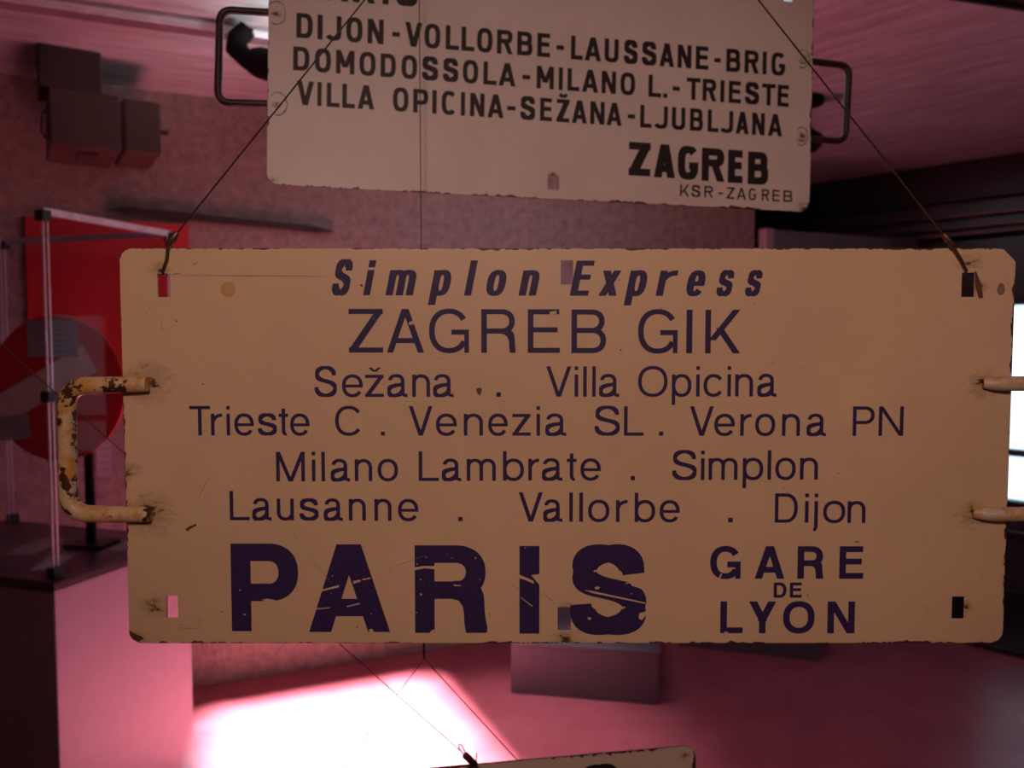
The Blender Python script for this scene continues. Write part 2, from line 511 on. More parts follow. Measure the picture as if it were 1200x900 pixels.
        r(0, q, t, H); r(w - t, q, w, H); R(w / 2, q, w / 2, q * 1.02, t, th, 180, 360, e)
    elif c == 'S': ess(g, w, H * 1.02, t * (.84 if st == 'b' else 1), th)
    elif c == 's': ess(g, w, xh * 1.02, t * (.72 if st == 'b' else 1), th * (.86 if st == 'b' else 1))
    elif c == 'o': R(w / 2, xh / 2, w / 2, xh / 2 * 1.03, t, th, 0, 360, e, 44)
    elif c == 'c': R(w / 2 * 1.02, xh / 2, w / 2 * 1.02, xh / 2 * 1.03, t, th, 34, 326, e, 36)
    elif c == 'e':
        R(w / 2, xh / 2, w / 2, xh / 2 * 1.03, t, th, 0, 326, e, 42)
        r(t * .6, xh * .5 - th * .5, w - t * .02, xh * .5 + th * .4)
    elif c == 'n':
        r(0, 0, t, xh); q = w * .5
        R(w / 2, xh - q, w / 2, q * 1.03, t, th, 0, 170, e); r(w - t, 0, w, xh - q)
    elif c == 'm':
        r(0, 0, t, xh); a = (w + t) / 2; q = a * .5
        for x0 in (0, w - a):
            R(x0 + a / 2, xh - q, a / 2, q * 1.03, t, th, 0, 170, e); r(x0 + a - t, 0, x0 + a, xh - q)
    elif c == 'u':
        r(w - t, 0, w, xh); q = w * .5
        R(w / 2, q, w / 2, q * 1.03, t, th, 180, 350, e); r(0, q, t, xh)
    elif c == 'r':
        r(0, 0, t, xh)
        R(w * 1.02, xh * .6, w * .98, xh * .41, t, th, 88, 172, 2.0)
    elif c == 'p': r(0, -xh * .38, t, xh); R(w / 2, xh / 2, w / 2, xh / 2 * 1.03, t, th, 0, 360, e, 44)
    elif c == 'b': r(0, 0, t, H); R(w / 2, xh / 2, w / 2, xh / 2 * 1.03, t, th, 0, 360, e, 44)
    elif c == 't':
        x = w * .30
        r(x, xh * .2, x + t, xh * 1.24); r(0, xh - th, w * .96, xh)
        R(x + w * .42, xh * .24, w * .42, xh * .25, t, th, 180, 285, 2.2)
    elif c == 'j':
        r(w - t, -xh * .18, w, xh); r(w - t, H - t * 1.05, w, H)
        R(w * .3, -xh * .14, w * .7, xh * .26, t, th, 275, 362, 2.2)
    elif c == 'a':
        s = w * 0.84
        r(s - t, xh * .16, s, xh * .70)
        R(s * .5 + t * .12, xh * .70, s * .5 - t * .12, xh * .325, t, th, 0, 172, 2.3)
        R(s + w * .12, xh * .16, w * .12 + t, xh * .17, t, th, 180, 275, 2.2)
        pts = bez((s - t * .5, xh * .60), (s * .88, xh * .52), (s * .62, xh * .56), (s * .42, xh * .50))
        pts += bez((s * .42, xh * .50), (s * .2, xh * .46), (t * .5, xh * .42), (t * .5, xh * .26))[1:]
        pts += bez((t * .5, xh * .26), (t * .5, xh * .08), (s * .22, th * .42), (s * .38, th * .42))[1:]
        pts += bez((s * .38, th * .42), (s * .66, th * .42), (s - t * .5, xh * .16), (s - t * .5, xh * .38))[1:]
        g.stroke(pts, t, th)
    return g.q

def lettering(rows, mat, parent, y=-0.0017):
    """one child per painted word"""
    mm = 0.001
    for (name, st, H, xh, t, slant, items) in rows:
        lim = H * {'train_name': .75, 'station': .7, 'route': .30}.get(name, .45)
        words = []
        for it in items:
            if not words or it[1] - words[-1][-1][2] > lim or it[0] in '.-' or words[-1][-1][0] in '.-': words.append([])
            words[-1].append(it)
        for wd in words:
            mb = MB()
            for (c, u0, u1, v0) in wd:
                for n, q in glyph(c, u1 - u0, H, xh, t, st):
                    dy = y - 0.000012 * n
                    mb.add([((u0 + p[0] + slant * p[1]) * mm, dy, (v0 + p[1]) * mm) for p in q], [tuple(range(len(q)))])
            mb.build(name + '_lettering', mat, parent)

# lettering tables in millimetres on each board: glyph, left, right, baseline
MAIN_TEXT=[
 ('train_name','b',38.9,28.0,8.15,0.2,[('S',-265.2,-246.0,168.9),('i',-229.0,-221.4,168.9),('m',-204.0,-173.3,168.8),('p',-154.6,-134.0,168.7),('l',-116.3,-108.4,168.6),('o',-93.4,-72.4,168.6),('n',-55.5,-36.0,168.5),('E',1.7,22.2,168.4),('x',33.3,54.1,168.3),('p',64.1,84.6,168.3),('r',97.5,116.5,168.2),('e',129.9,149.6,168.1),('s',164.4,180.9,168.1),('s',196.3,212.5,168.0)]),
 ('destination','h',48.7,36.3,6.3,0,[('Z',-245.4,-207.1,105.0),('A',-203.0,-161.2,104.9),('G',-155.5,-110.9,104.8),('R',-97.1,-58.4,104.7),('E',-45.0,-9.1,104.6),('B',3.8,42.6,104.4),('G',78.4,122.7,104.3),('I',132.5,139.2,104.2),('K',153.6,193.3,104.1)]),
 ('stops','h',34.1,25.0,4.04,0,[('S',-284.5,-259.5,55.1),('e',-253.7,-230.2,55.1),('ž',-227.8,-206.7,55.1),('a',-202.8,-179.8,55.2),('n',-174.8,-154.8,55.2),('a',-151.3,-128.0,55.2),('.',-80.3,-75.2,55.3),('V',-24.3,4.0,55.4),('i',7.6,11.7,55.4),('l',17.2,21.3,55.4),('l',27.4,31.4,55.4),('a',35.2,58.3,55.4),('O',78.9,112.0,55.5),('p',116.8,138.9,55.5),('i',144.1,148.1,55.5),('c',152.4,174.5,55.5),('i',179.3,183.3,55.6),('n',187.9,208.1,55.6),('a',212.9,234.9,55.6)]),
 ('stops','h',33.3,24.6,4.06,0,[('T',-425.9,-402.5,11.6),('r',-401.8,-389.5,11.6),('i',-384.2,-380.3,11.6),('e',-375.5,-353.4,11.6),('s',-348.9,-327.7,11.6),('t',-325.5,-314.3,11.6),('e',-312.6,-290.8,11.5),('C',-261.9,-231.7,11.5),('.',-210.5,-206.1,11.5),('V',-178.8,-152.2,11.4),('e',-148.4,-124.8,11.4),('n',-117.0,-95.4,11.4),('e',-89.6,-67.5,11.4),('z',-62.3,-41.8,11.4),('i',-35.1,-31.1,11.3),('a',-25.1,-1.1,11.3),('S',30.4,58.6,11.3),('L',63.4,85.6,11.3),('.',102.9,107.7,11.2),('V',137.6,164.5,11.2),('e',165.1,188.3,11.2),('r',194.4,206.4,11.2),('o',211.2,233.8,11.2),('n',241.5,261.7,11.1),('a',269.2,291.6,11.1),('P',321.1,345.5,11.1),('N',350.3,378.2,11.1)]),
 ('stops','h',33.6,24.8,4.08,0,[('M',-329.2,-296.7,-40.6),('i',-288.8,-284.8,-40.5),('l',-278.0,-274.0,-40.5),('a',-267.6,-245.3,-40.4),('n',-240.4,-220.6,-40.3),('o',-214.5,-191.5,-40.2),('L',-168.1,-145.4,-40.1),('a',-141.9,-119.7,-40.0),('m',-113.9,-81.0,-39.9),('b',-72.9,-49.2,-39.8),('r',-44.3,-32.7,-39.7),('a',-28.9,-5.2,-39.6),('t',-0.9,10.7,-39.6),('e',14.6,37.7,-39.5),('.',71.5,76.4,-39.3),('S',118.4,145.9,-39.2),('i',150.7,154.8,-39.1),('m',159.4,192.2,-39.0),('p',198.0,221.2,-38.9),('l',226.0,230.1,-38.8),('o',234.7,257.9,-38.8),('n',262.7,283.0,-38.7)]),
 ('stops','h',33.5,24.9,4.11,0,[('L',-382.5,-360.1,-85.0),('a',-357.0,-334.8,-85.1),('u',-329.2,-309.8,-85.2),('s',-303.4,-282.0,-85.4),('a',-276.0,-254.0,-85.5),('n',-247.6,-228.3,-85.6),('n',-218.6,-199.2,-85.7),('e',-191.9,-168.8,-85.9),('.',-123.7,-118.8,-86.1),('V',-55.1,-27.8,-86.5),('a',-27.3,-5.1,-86.6),('l',2.2,6.3,-86.7),('l',13.5,17.7,-86.8),('o',23.5,47.7,-86.8),('r',55.1,67.6,-87.0),('b',76.2,99.6,-87.1),('e',104.5,127.4,-87.2),('.',182.3,187.6,-87.5),('D',235.1,261.1,-87.8),('i',269.2,273.4,-87.9),('j',276.3,284.0,-87.9),('o',289.8,315.0,-88.0),('n',317.5,337.9,-88.2)]),
 ('terminus','h',101.4,74.2,22.46,0,[('P',-382.6,-306.1,-213.2),('A',-294.5,-201.9,-214.1),('R',-173.4,-90.3,-215.2),('I',-54.2,-31.5,-216.0),('S',4.5,89.3,-216.9)]),
 ('station','h',37.5,27.6,7.49,0,[('G',162.7,197.4,-152.4),('A',213.4,247.4,-152.4),('R',262.0,291.7,-152.4),('E',309.6,336.9,-152.4)]),
 ('station','h',17.6,12.9,3.76,0,[('D',235.4,250.0,-174.3),('E',253.9,267.5,-174.3)]),
 ('station','h',37.0,27.8,7.55,0,[('L',175.1,200.8,-215.5),('Y',207.6,238.8,-215.6),('O',246.7,282.8,-215.6),('N',297.4,328.6,-215.7)]),
]
UPPER_TEXT=[
 ('route','d',58.8,43.7,11.46,0,[('P',-430.1,-393.5,121.1),('A',-387.2,-344.2,121.8),('R',-336.1,-297.0,122.5),('I',-284.5,-273.4,123.1),('S',-260.2,-222.9,123.7)]),
 ('route','d',43.5,31.3,8.46,0,[('D',-432.8,-404.8,51.8),('I',-396.7,-387.7,51.8),('J',-383.3,-355.2,51.8),('O',-347.0,-318.5,51.8),('N',-309.7,-281.4,51.9),('-',-266.3,-252.5,51.9),('V',-243.5,-213.0,51.9),('O',-208.7,-180.3,51.9),('L',-170.7,-146.3,52.0),('L',-142.1,-118.3,52.0),('O',-113.7,-85.1,52.0),('R',-77.0,-47.5,52.0),('B',-39.5,-10.9,52.1),('E',-2.0,22.3,52.1),('-',34.1,48.3,52.1),('L',61.5,84.1,52.1),('A',87.7,119.2,52.2),('U',125.9,153.0,52.2),('S',163.4,189.7,52.2),('S',198.3,226.7,52.2),('A',232.8,261.8,52.3),('N',268.6,296.1,52.3),('E',304.7,330.3,52.3),('-',342.0,355.1,52.3),('B',366.2,394.9,52.4),('R',403.3,432.7,52.4),('I',440.2,448.5,52.4),('G',458.2,486.9,52.4)]),
 ('route','d',41.7,31.4,8.16,0,[('D',-437.7,-409.8,-5.4),('O',-400.7,-372.7,-5.5),('M',-364.1,-331.9,-5.6),('O',-323.2,-294.8,-5.6),('D',-286.1,-259.0,-5.7),('O',-249.1,-221.2,-5.7),('S',-212.2,-183.6,-5.8),('S',-174.5,-147.0,-5.9),('O',-138.6,-110.7,-5.9),('L',-101.1,-76.6,-6.0),('A',-73.1,-41.3,-6.0),('-',-28.7,-14.3,-6.1),('M',-2.3,30.1,-6.2),('I',39.3,47.1,-6.2),('L',55.9,78.9,-6.3),('A',83.4,114.9,-6.3),('N',121.2,149.0,-6.4),('O',157.5,186.1,-6.4),('L',212.3,237.5,-6.5),('.',241.4,249.8,-6.6),('-',259.8,274.4,-6.6),('T',287.5,315.3,-6.7),('R',319.6,347.6,-6.7),('I',355.4,363.5,-6.8),('E',372.3,397.3,-6.8),('S',405.7,434.0,-6.9),('T',440.2,468.0,-6.9),('E',472.4,496.1,-7.0)]),
 ('route','d',42.4,31.4,8.01,0,[('V',-430.8,-401.5,-65.3),('I',-395.6,-388.2,-65.3),('L',-379.4,-356.7,-65.3),('L',-352.4,-330.1,-65.3),('A',-325.6,-296.2,-65.3),('O',-263.4,-235.8,-65.2),('P',-227.4,-200.6,-65.2),('I',-193.2,-185.2,-65.2),('C',-176.3,-149.7,-65.2),('I',-141.4,-133.6,-65.2),('N',-124.6,-98.1,-65.2),('A',-92.5,-62.7,-65.2),('-',-56.2,-40.8,-65.1),('S',-31.5,-4.2,-65.1),('E',5.2,27.9,-65.1),('Ž',36.2,60.8,-65.1),('A',65.3,94.3,-65.1),('N',100.3,128.0,-65.0),('A',132.0,161.4,-65.0),('-',172.9,187.2,-65.0),('L',197.2,219.8,-65.0),('J',224.0,251.5,-65.0),('U',259.6,286.3,-65.0),('B',295.5,321.6,-64.9),('L',331.1,352.8,-64.9),('J',356.1,382.6,-64.9),('A',388.0,414.6,-64.9),('N',421.3,447.2,-64.9),('A',454.0,483.4,-64.9)]),
 ('destination','d',62.9,48.7,14.6,0,[('Z',176.4,218.9,-156.3),('A',225.7,267.9,-157.1),('G',273.0,313.9,-157.8),('R',320.9,367.4,-158.6),('E',373.7,403.9,-159.4),('B',414.4,456.5,-160.1)]),
 ('owner','d',22.3,16.4,3.44,0,[('K',278.5,296.9,-190.3),('S',301.4,319.2,-190.3),('R',327.1,345.0,-190.4),('-',355.3,365.0,-190.4),('Z',372.0,388.6,-190.4),('A',392.8,412.0,-190.5),('G',417.3,432.3,-190.5),('R',444.3,459.5,-190.6),('E',465.9,481.4,-190.6),('B',488.9,507.4,-190.6)]),
]
CHIPS=[[(-173.8,-139.1),(-162.5,-137.5),(-150.8,-137.8),(-150.8,-141.3),(-161.5,-140.2),(-173.8,-142.4)],[(-54.8,-147.6),(-45.4,-151.4),(-38.4,-154.6),(-37.3,-158.4),(-46.5,-154.1),(-54.8,-151.4)],[(-40.8,-148.1),(-30.9,-146.7),(-30.9,-160.1),(-34.7,-155.7)],[(-52.6,-174.2),(-51.8,-173.9),(-38.9,-184.0),(-40.0,-184.6)],[(18.9,-165.0),(29.6,-166.6),(89.2,-179.7),(89.2,-181.3),(28.6,-168.8)],[(31.2,-162.8),(33.9,-160.9),(37.6,-162.2),(36.0,-164.1),(32.8,-164.7)],[(65.5,-158.4),(71.4,-157.3),(74.1,-160.6),(83.2,-163.3),(89.1,-166.6),(90.1,-160.6),(80.4,-156.5),(69.7,-155.7)],[(82.4,-192.2),(90.4,-190.0),(90.4,-193.9),(85.7,-200.4),(81.9,-198.2)],[(23.4,-196.6),(28.2,-197.7),(26.1,-200.4),(23.9,-198.8)],[(-129.5,-159.0),(-120.4,-159.8),(-121.4,-160.9),(-128.9,-160.6)],[(-105.3,-127.5),(-103.1,-128.0),(-104.2,-129.9)],[(-168.1,-168.8),(-164.9,-169.9),(-166.5,-172.3)],[(-167.7,-152.2),(-165.8,-152.7),(-166.9,-154.4)],[(-157.1,-214.6),(-152.2,-210.8),(-150.6,-212.4),(-152.8,-215.7)],[(-280.6,-165.0),(-271.7,-162.8),(-259.7,-159.4),(-259.8,-162.3),(-271.8,-165.0),(-280.6,-167.3)],[(-243.6,-154.9),(-235.3,-153.4),(-234.8,-155.5),(-243.1,-158.1)],[(-233.2,-152.6),(-223.8,-150.7),(-223.8,-152.3),(-232.7,-154.1)],[(-286.6,-186.6),(-270.4,-185.3),(-269.9,-186.3),(-286.6,-187.9)],[(-251.7,-184.0),(-236.6,-180.3),(-236.1,-181.6),(-250.7,-185.0)],[(-226.5,-211.5),(-222.8,-209.9),(-220.3,-213.6),(-224.4,-215.2)],[(-347.8,-176.6),(-342.6,-175.2),(-331.7,-176.8),(-339.5,-179.2),(-344.7,-177.9)],[(-373.5,-164.4),(-371.0,-165.0),(-372.6,-166.8)],[(-369.4,-192.4),(-365.8,-193.5),(-367.9,-195.1)],[(172.4,-151.4),(175.1,-145.9),(176.5,-146.6),(174.2,-152.4)],[(179.5,-213.2),(184.3,-213.9),(183.6,-216.0),(180.2,-215.6)],[(-178.4,138.5),(-173.6,140.4),(-172.7,136.6),(-177.4,135.6)],[(-20.6,150.4),(-13.0,151.8),(-13.0,148.0),(-20.6,147.1)]]
STAINS=[[(-103.0,63.8),(-100.1,65.7),(-96.3,64.7),(-97.3,59.9),(-99.2,56.5),(-102.1,59.9)],[(-433.2,-95.6),(-428.2,-91.7),(-421.4,-89.2),(-419.5,-90.7),(-425.4,-93.6),(-431.3,-97.6)],[(452.8,195.5),(454.7,195.5),(460.9,180.3),(463.3,166.1),(458.5,165.1),(454.3,178.4)],[(441.1,204.0),(445.8,205.4),(449.7,204.5),(445.0,202.6)],[(325.6,-110.1),(328.5,-109.1),(332.4,-109.3),(328.5,-110.5)],[(-231.5,181.3),(-228.6,180.3),(-229.6,178.4),(-232.5,179.4)],[(272.4,-168.5),(273.9,-171.5),(275.9,-169.5),(274.0,-173.5)],[(-88.8,-192.5),(-87.2,-192.8),(-88.0,-195.2)],[(-500.2,-211.2),(-495.4,-215.2),(-486.7,-218.6),(-482.9,-222.1),(-489.8,-225.1),(-495.6,-223.1),(-499.4,-218.1)]]
SCRATCHES=[[(-439.2,191.2),(-260.9,189.8),0.5],[(-294.9,-124.1),(-266.2,-159.6),0.6],[(-313.9,-95.6),(-303.4,-109.3),0.5],[(-448.4,-209.2),(-414.2,-210.2),0.5],[(-417.8,-194.3),(-422.0,-207.2),0.5],[(-418.9,202.1),(-412.2,205.9),0.8],[(-442.0,191.7),(-431.5,194.1),1.0],[(-222.3,148.0),(-212.8,139.4),0.6],[(-31.5,-164.6),(-11.0,-183.4),0.6],[(-66.6,-157.6),(-52.9,-164.6),0.5],[(-405.8,-36.9),(-418.8,-60.3),0.5],[(403.4,-182.4),(415.3,-192.3),0.5],[(267.6,-120.2),(277.3,-121.1),0.6],[(-159.8,-125.1),(-206.6,-141.8),0.5],[(52.6,64.7),(53.1,63.8),0.5]]
# ---------------------------------------------------------------- the room
H = 2.61
WA = math.radians(23.2)
WU = Vector((math.cos(WA), math.sin(WA), 0)); WN = Vector((math.sin(WA), -math.cos(WA), 0))
W0 = Vector((-1.42, 3.49, 0))
def wall_pt(a, b, z): return W0 + WU * a + WN * b + Vector((0, 0, z))
# wall frame: local x along the back wall, local -y towards the room
WALL_M = Matrix.Translation(W0) @ Matrix.Rotation(WA, 4, 'Z')
def struct(o): o['kind'] = 'structure'; return o

struct(MB().box(-2.9, -2.4, -0.15, 5.6, 7.2, 0.0).build('floor', M_FLOOR))

# patch of sun on the floor and the skylight it falls through
SUNA = Vector((-0.37, 3.60)); wu2 = Vector((WU.x, WU.y)); wn2 = Vector((WN.x, WN.y))
patch = [SUNA, SUNA - wu2 * 0.97, SUNA - wu2 * 0.97 + wn2 * 1.25, SUNA + wn2 * 1.25]
sky = [(p.x + SUN_DX, p.y) for p in patch]
me = plate([(-2.9, -2.4), (6.6, -2.4), (6.6, 7.2), (-2.9, 7.2)], [sky], 0, -0.12, lambda c: Vector((c.x, c.z, H - c.y)))
struct(link('ceiling', me, M_CEIL))

o = struct(MB().box(-1.5, 0, 0, 3.09, 0.16, H + .02).build('wall_back', M_WALL)); o.matrix_world = WALL_M
o = struct(MB().box(2.75, 0.95, 0, 4.1, 1.1, H + .02).build('wall_recess', M_DARKWALL)); o.matrix_world = WALL_M
o = struct(MB().box(2.94, 0.16, 0, 3.09, 0.95, H + .02).build('wall_return', M_DARKWALL)); o.matrix_world = WALL_M
struct(MB().box(-2.9, -2.4, 0, -2.75, 3.2, H + .02).build('wall_left', M_SIDE))
struct(MB().box(-2.75, -2.4, 0, 5.5, -2.25, H + .02).build('wall_front', M_SIDE))
RE = Vector((2.909, 4.590, 0)); RD = Vector((-0.66865, 0.74358, 0)); RA = math.atan2(-RD.y, -RD.x)
# right wall frame: local x runs towards the camera side, local -y towards the room
RIGHT_M = Matrix.Translation(RE) @ Matrix.Rotation(RA, 4, 'Z')
WX0, WX1, WZ0, WZ1 = -0.12, 1.1, 0.585, 1.785
mb = MB().box(-1.9, 0, 0, WX0, 0.16, H + .02).box(WX1, 0, 0, 3.2, 0.16, H + .02).box(WX0, 0, 0, WX1, 0.16, WZ0).box(WX0, 0, WZ1, WX1, 0.16, H + .02)
o = struct(mb.build('wall_right', M_DARKWALL)); o.matrix_world = RIGHT_M
pe = RE - RD * 3.2
struct(MB().box(pe.x - .02, -2.4, 0, pe.x + .15, pe.y + .05, H + .02).build('wall_side', M_SIDE))

win = empty('window_1', mat=RIGHT_M); struct(win)
mb = MB()
for (x0, x1, z0, z1) in ((WX0, WX1, WZ0, WZ0 + .03), (WX0, WX1, WZ1 - .03, WZ1), (WX0, WX0 + .03, WZ0, WZ1), (WX1 - .03, WX1, WZ0, WZ1)):
    mb.box(x0, 0.02, z0, x1, 0.09, z1)
mb.box(WX0, 0.02, 0.875, WX1, 0.08, 0.915, 0.004)
mb.build('window_frame', M_FRAME, win)
MB().box(WX0 + .02, 0.045, WZ0 + .02, WX1 - .02, 0.051, WZ1 - .02).build('pane', M_GLASS, win)

# dark slatted boards over the window
mb = MB()
for z0, z1, b in ((2.375, 2.612, .05), (2.275, 2.36, .11), (2.205, 2.262, .13), (2.162, 2.194, .14), (1.80, 2.15, .04)):
    mb.box(-1.75, -b, z0, 3.0, 0.0, z1, 0.008)
o = struct(mb.build('trim_1', M_SLAT)); o.matrix_world = RIGHT_M
mb = MB().box(-1.75, -.03, 0.0, 3.0, 0.0, 0.10, .004)
o = struct(mb.build('baseboard_right', M_SLAT)); o.matrix_world = RIGHT_M
mb = MB().box(-1.75, -.05, 0.425, 3.0, 0.0, 0.455, .006)
o = struct(mb.build('trim_2', M_SLAT)); o.matrix_world = RIGHT_M
o = struct(MB().box(-1.2, -.84, 0.0, 3.0, -.03, 0.03, .006).build('platform', M_SLAT)); o.matrix_world = RIGHT_M

# ---------------------------------------------------------------- the large destination sign in front
MY = 0.8949; MZ = 1.4315; MX = 0.0627
MAIN_M = Matrix.Translation((MX, MY, MZ))
main = empty('destination_sign', mat=MAIN_M)
tag(main, 'cream train destination sign reading Simplon Express Zagreb to Paris in navy letters', 'sign')
def hole(x0, z0, x1, z1): return [(x0 / 1000, z0 / 1000), (x1 / 1000, z0 / 1000), (x1 / 1000, z1 / 1000), (x0 / 1000, z1 / 1000)]
holes = [hole(-458.2, 167, -444, 193.1), hole(-8.4, 180.8, 5.5, 207.8), hole(439, 167, 454.2, 194.1), hole(-456.8, -198.3, -443.8, -172), hole(-10.5, -213.2, 4.7, -185.4), hole(439.1, -199.3, 454.6, -173)]
SPOTS = [(-.475, .072, .062), (-.475, -.076, .062), (.468, .070, .040), (.460, -.077, .040), (-.47, -.184, .034), (-.002, -.186, .020), (.447, .205, .028), (-.455, .197, .022), (-.492, -.222, .022), (.459, .178, .02), (.0, -.224, .035), (-.497, -.03, .03), (.455, -.185, .02)]
M_MAIN = enamel('cream_enamel', (0.70, 0.49, 0.30), (-.5, .4985), -.2272, .221, .015, SPOTS)
link('board', plate(round_rect(-.5, -.2272, .4985, .221, .015, cut=2), holes, -.0015, .0015), M_MAIN, main)
M_HAND = chipped('chipped_cream_handle', (0.66, 0.48, 0.27), (0.06, 0.02, 0.008), 0.445, 40)
M_HAND2 = chipped('pale_cream_handle', (0.62, 0.50, 0.38), (0.06, 0.03, 0.03), 0.30, 40)
hy = -.0115
p = bend([(-.469, hy + .003, .070), (-.557, hy - .001, .068), (-.559, hy - .001, -.075), (-.470, hy + .003, -.077)], .024, 8)
h = MB().tube(p, [.0085] + [.0098] * (len(p) - 2) + [.0085], 16).build('handle', M_HAND, main)
h['label'] = 'handle with rusty chipped cream paint at left end'
p = [(.466, -.003, .0705), (.476, hy + .004, .0705)] + bend([(.490, hy + .002, .0705), (.556, hy, .0705), (.557, hy, -.0755), (.484, hy + .002, -.0765)], .024, 8) + [(.470, hy + .004, -.0765), (.459, -.003, -.0765)]
h = MB().tube(p, [.0058, .0076] + [.0082] * (len(p) - 4) + [.0076, .0058], 16).build('handle', M_HAND2, main)
h['label'] = 'pale cream handle at right end'
lettering(MAIN_TEXT, M_NAVY, main)
mm = 0.001
mb = MB()
for q in CHIPS: mb.add([(x * mm, -.0020, z * mm) for x, z in q], [tuple(range(len(q)))])
for i in range(34):                                  # pin-head flakes in the big letters
    x = random.uniform(-300, 90); z = random.uniform(-213, -116); s = random.uniform(.3, .9)
    mb.add([((x + s * math.cos(a) * random.uniform(.6, 1.3)) * mm, -.0021, (z + s * math.sin(a)) * mm) for a in (0, 1.2, 2.4, 3.6, 4.9)], [(0, 1, 2, 3, 4)])
mb.build('paint_flakes', M_MAIN, main)['kind'] = 'stuff'
mb = MB()
for q in STAINS: mb.add([(x * mm, -.0020, z * mm) for x, z in q], [tuple(range(len(q)))])
for i in range(26):
    x = random.uniform(-480, 480); z = random.uniform(-215, 210); s = random.uniform(.4, 1.1)
    mb.add([((x + s * math.cos(a) * random.uniform(.6, 1.6)) * mm, -.0020, (z + s * math.sin(a)) * mm) for a in (0, 1.2, 2.4, 3.6, 4.9)], [(0, 1, 2, 3, 4)])
mb.build('rust_stain', M_STAIN, main)['kind'] = 'stuff'
mb = MB()
for a, b, wd in SCRATCHES:
    d = Vector((b[0] - a[0], b[1] - a[1])); nrm = Vector((-d.y, d.x)).normalized() * wd * .5
    n = 7; L = []; Rr = []
    for i in range(n + 1):
        t = i / n; s = math.sin(PI * min(1, t * 1.02)) ** .5 * random.uniform(.6, 1.1)
        c = Vector(a) + d * t + nrm * random.uniform(-.6, .6)
        L.append(c + nrm * s); Rr.append(c - nrm * s)
    for i in range(n):
        mb.add([(q.x * mm, -.00205, q.y * mm) for q in (L[i], L[i + 1], Rr[i + 1], Rr[i])], [(0, 1, 2, 3)])
mb.build('scratches', M_SCRATCH, main)['kind'] = 'stuff'
ov = lambda cx, cz, rx, rz: [((cx + rx * math.cos(2 * PI * i / 24)) * mm, -.0019, (cz + rz * math.sin(2 * PI * i / 24) * (1 + .25 * (math.sin(2 * PI * i / 24) > 0))) * mm) for i in range(24)]
MB().add(ov(-379.4, 174.6, 8.6, 7.6), [tuple(range(24))]).build('touch_up_spot', M_TAN, main)['label'] = 'round tan touch-up spot'
MB().add(ov(483, 175, 4.4, 6.0), [tuple(range(24))]).build('touch_up_spot', M_OVAL, main)['label'] = 'small oval brown spot'

# wire bridle that carries it
br = empty('suspension_wire', (MX, MY, MZ + .7516))
tag(br, 'thin brown wire bridle carrying the Simplon Express sign from its top corner holes', 'wire')
for (fx, fz, hx, hz) in ((-.4363, .2333, -.4515, .193), (.4184, .2314, .4425, .194)):
    yf = -.006
    top = Vector((-.0075, 0, .7516)); fe = Vector((fx, yf, fz)); ho = Vector((hx, -.0035, hz)); back = Vector((hx, .004, hz - .002))
    off = Vector((0, 0, .7516))
    MB().tube([top - off, fe - off], .00095, 8).build('strand', M_WIRE, br)
    d = (top - fe).normalized()
    MB().tube([fe - d * .014 - off, fe - d * .012 - off, fe + d * .004 - off, fe + d * .006 - off], [.002, .0032, .0032, .002], 10).build('crimp', M_BRASS, br)
    e0 = fe - d * .012
    mid = (e0 + ho) / 2
    sg = Vector((.0016, 0, 0))
    MB().tube([e0 - off, mid + sg - off, ho + Vector((0, -.0005, .002)) - off, ho + Vector((0, .001, -.0012)) - off, back - off, back + Vector((0, .001, .02)) - off, e0 + Vector((0, .012, 0)) - off, e0 - off], .0016, 8).build('loop', M_BRASS, br)
MB().tube([(-.0075, 0, 0), (-.0075, 0, .004), (-.0075, 0, H - MZ - .7516)], [.0025, .0012, .0012], 8).build('hanger', M_WIRE, br)

# ---------------------------------------------------------------- the sign behind and above
def basis(o, u, v, n):
    u = Vector(u); v = Vector(v); n = Vector(n)
    return Matrix(((u.x, -n.x, v.x, o[0]), (u.y, -n.y, v.y, o[1]), (u.z, -n.z, v.z, o[2]), (0, 0, 0, 1)))
UP_M = basis((0.0472, 1.4979, 2.0202), (0.9876, 0.1555, -0.022), (0.0161, 0.0392, 0.9991), (0.1562, -0.9871, 0.0362))
upper = empty('destination_sign', mat=UP_M)
tag(upper, 'off-white train route sign with black letters ending ZAGREB, hanging behind and above', 'sign')
uh = [hole(21.3, -190.8, 43.6, -163.6), hole(481, 196, 499, 224), hole(-437, 196, -419, 224), hole(22, 196, 44, 224)]
M_UP = enamel('off_white_enamel', (0.72, 0.66, 0.61), (-.4805, .544), -.208, .242, .022, [(-.467, .090, .02), (-.465, -.068, .02), (.525, .088, .026), (.525, -.062, .026), (.53, -.2, .03), (-.47, -.2, .02), (.032, -.162, .02)], edge=.0028, grime=(.36, .25, .13))
link('board', plate(round_rect(-.4805, -.208, .544, .242, .022), uh, -.0015, .0015), M_UP, upper)
M_ROD = chipped('dark_steel_rod', (0.025, 0.013, 0.013), (0.06, 0.03, 0.022), 0.46, 60)
p = bend([(-.470, .0085, .096), (-.5635, .0085, .094), (-.5655, .0085, -.067), (-.468, .0085, -.064)], .022, 8)
MB().tube(p, .0066, 14).build('handle', M_ROD, upper)
p = bend([(.52, .0085, .0895), (.6275, .0085, .086), (.6225, .0085, -.0635), (.52, .0085, -.0615)], .022, 8)
MB().tube(p, .0066, 14).build('handle', M_ROD, upper)
M_WELD = simple('weld_ring', (0.17, 0.10, 0.06), 0.6)
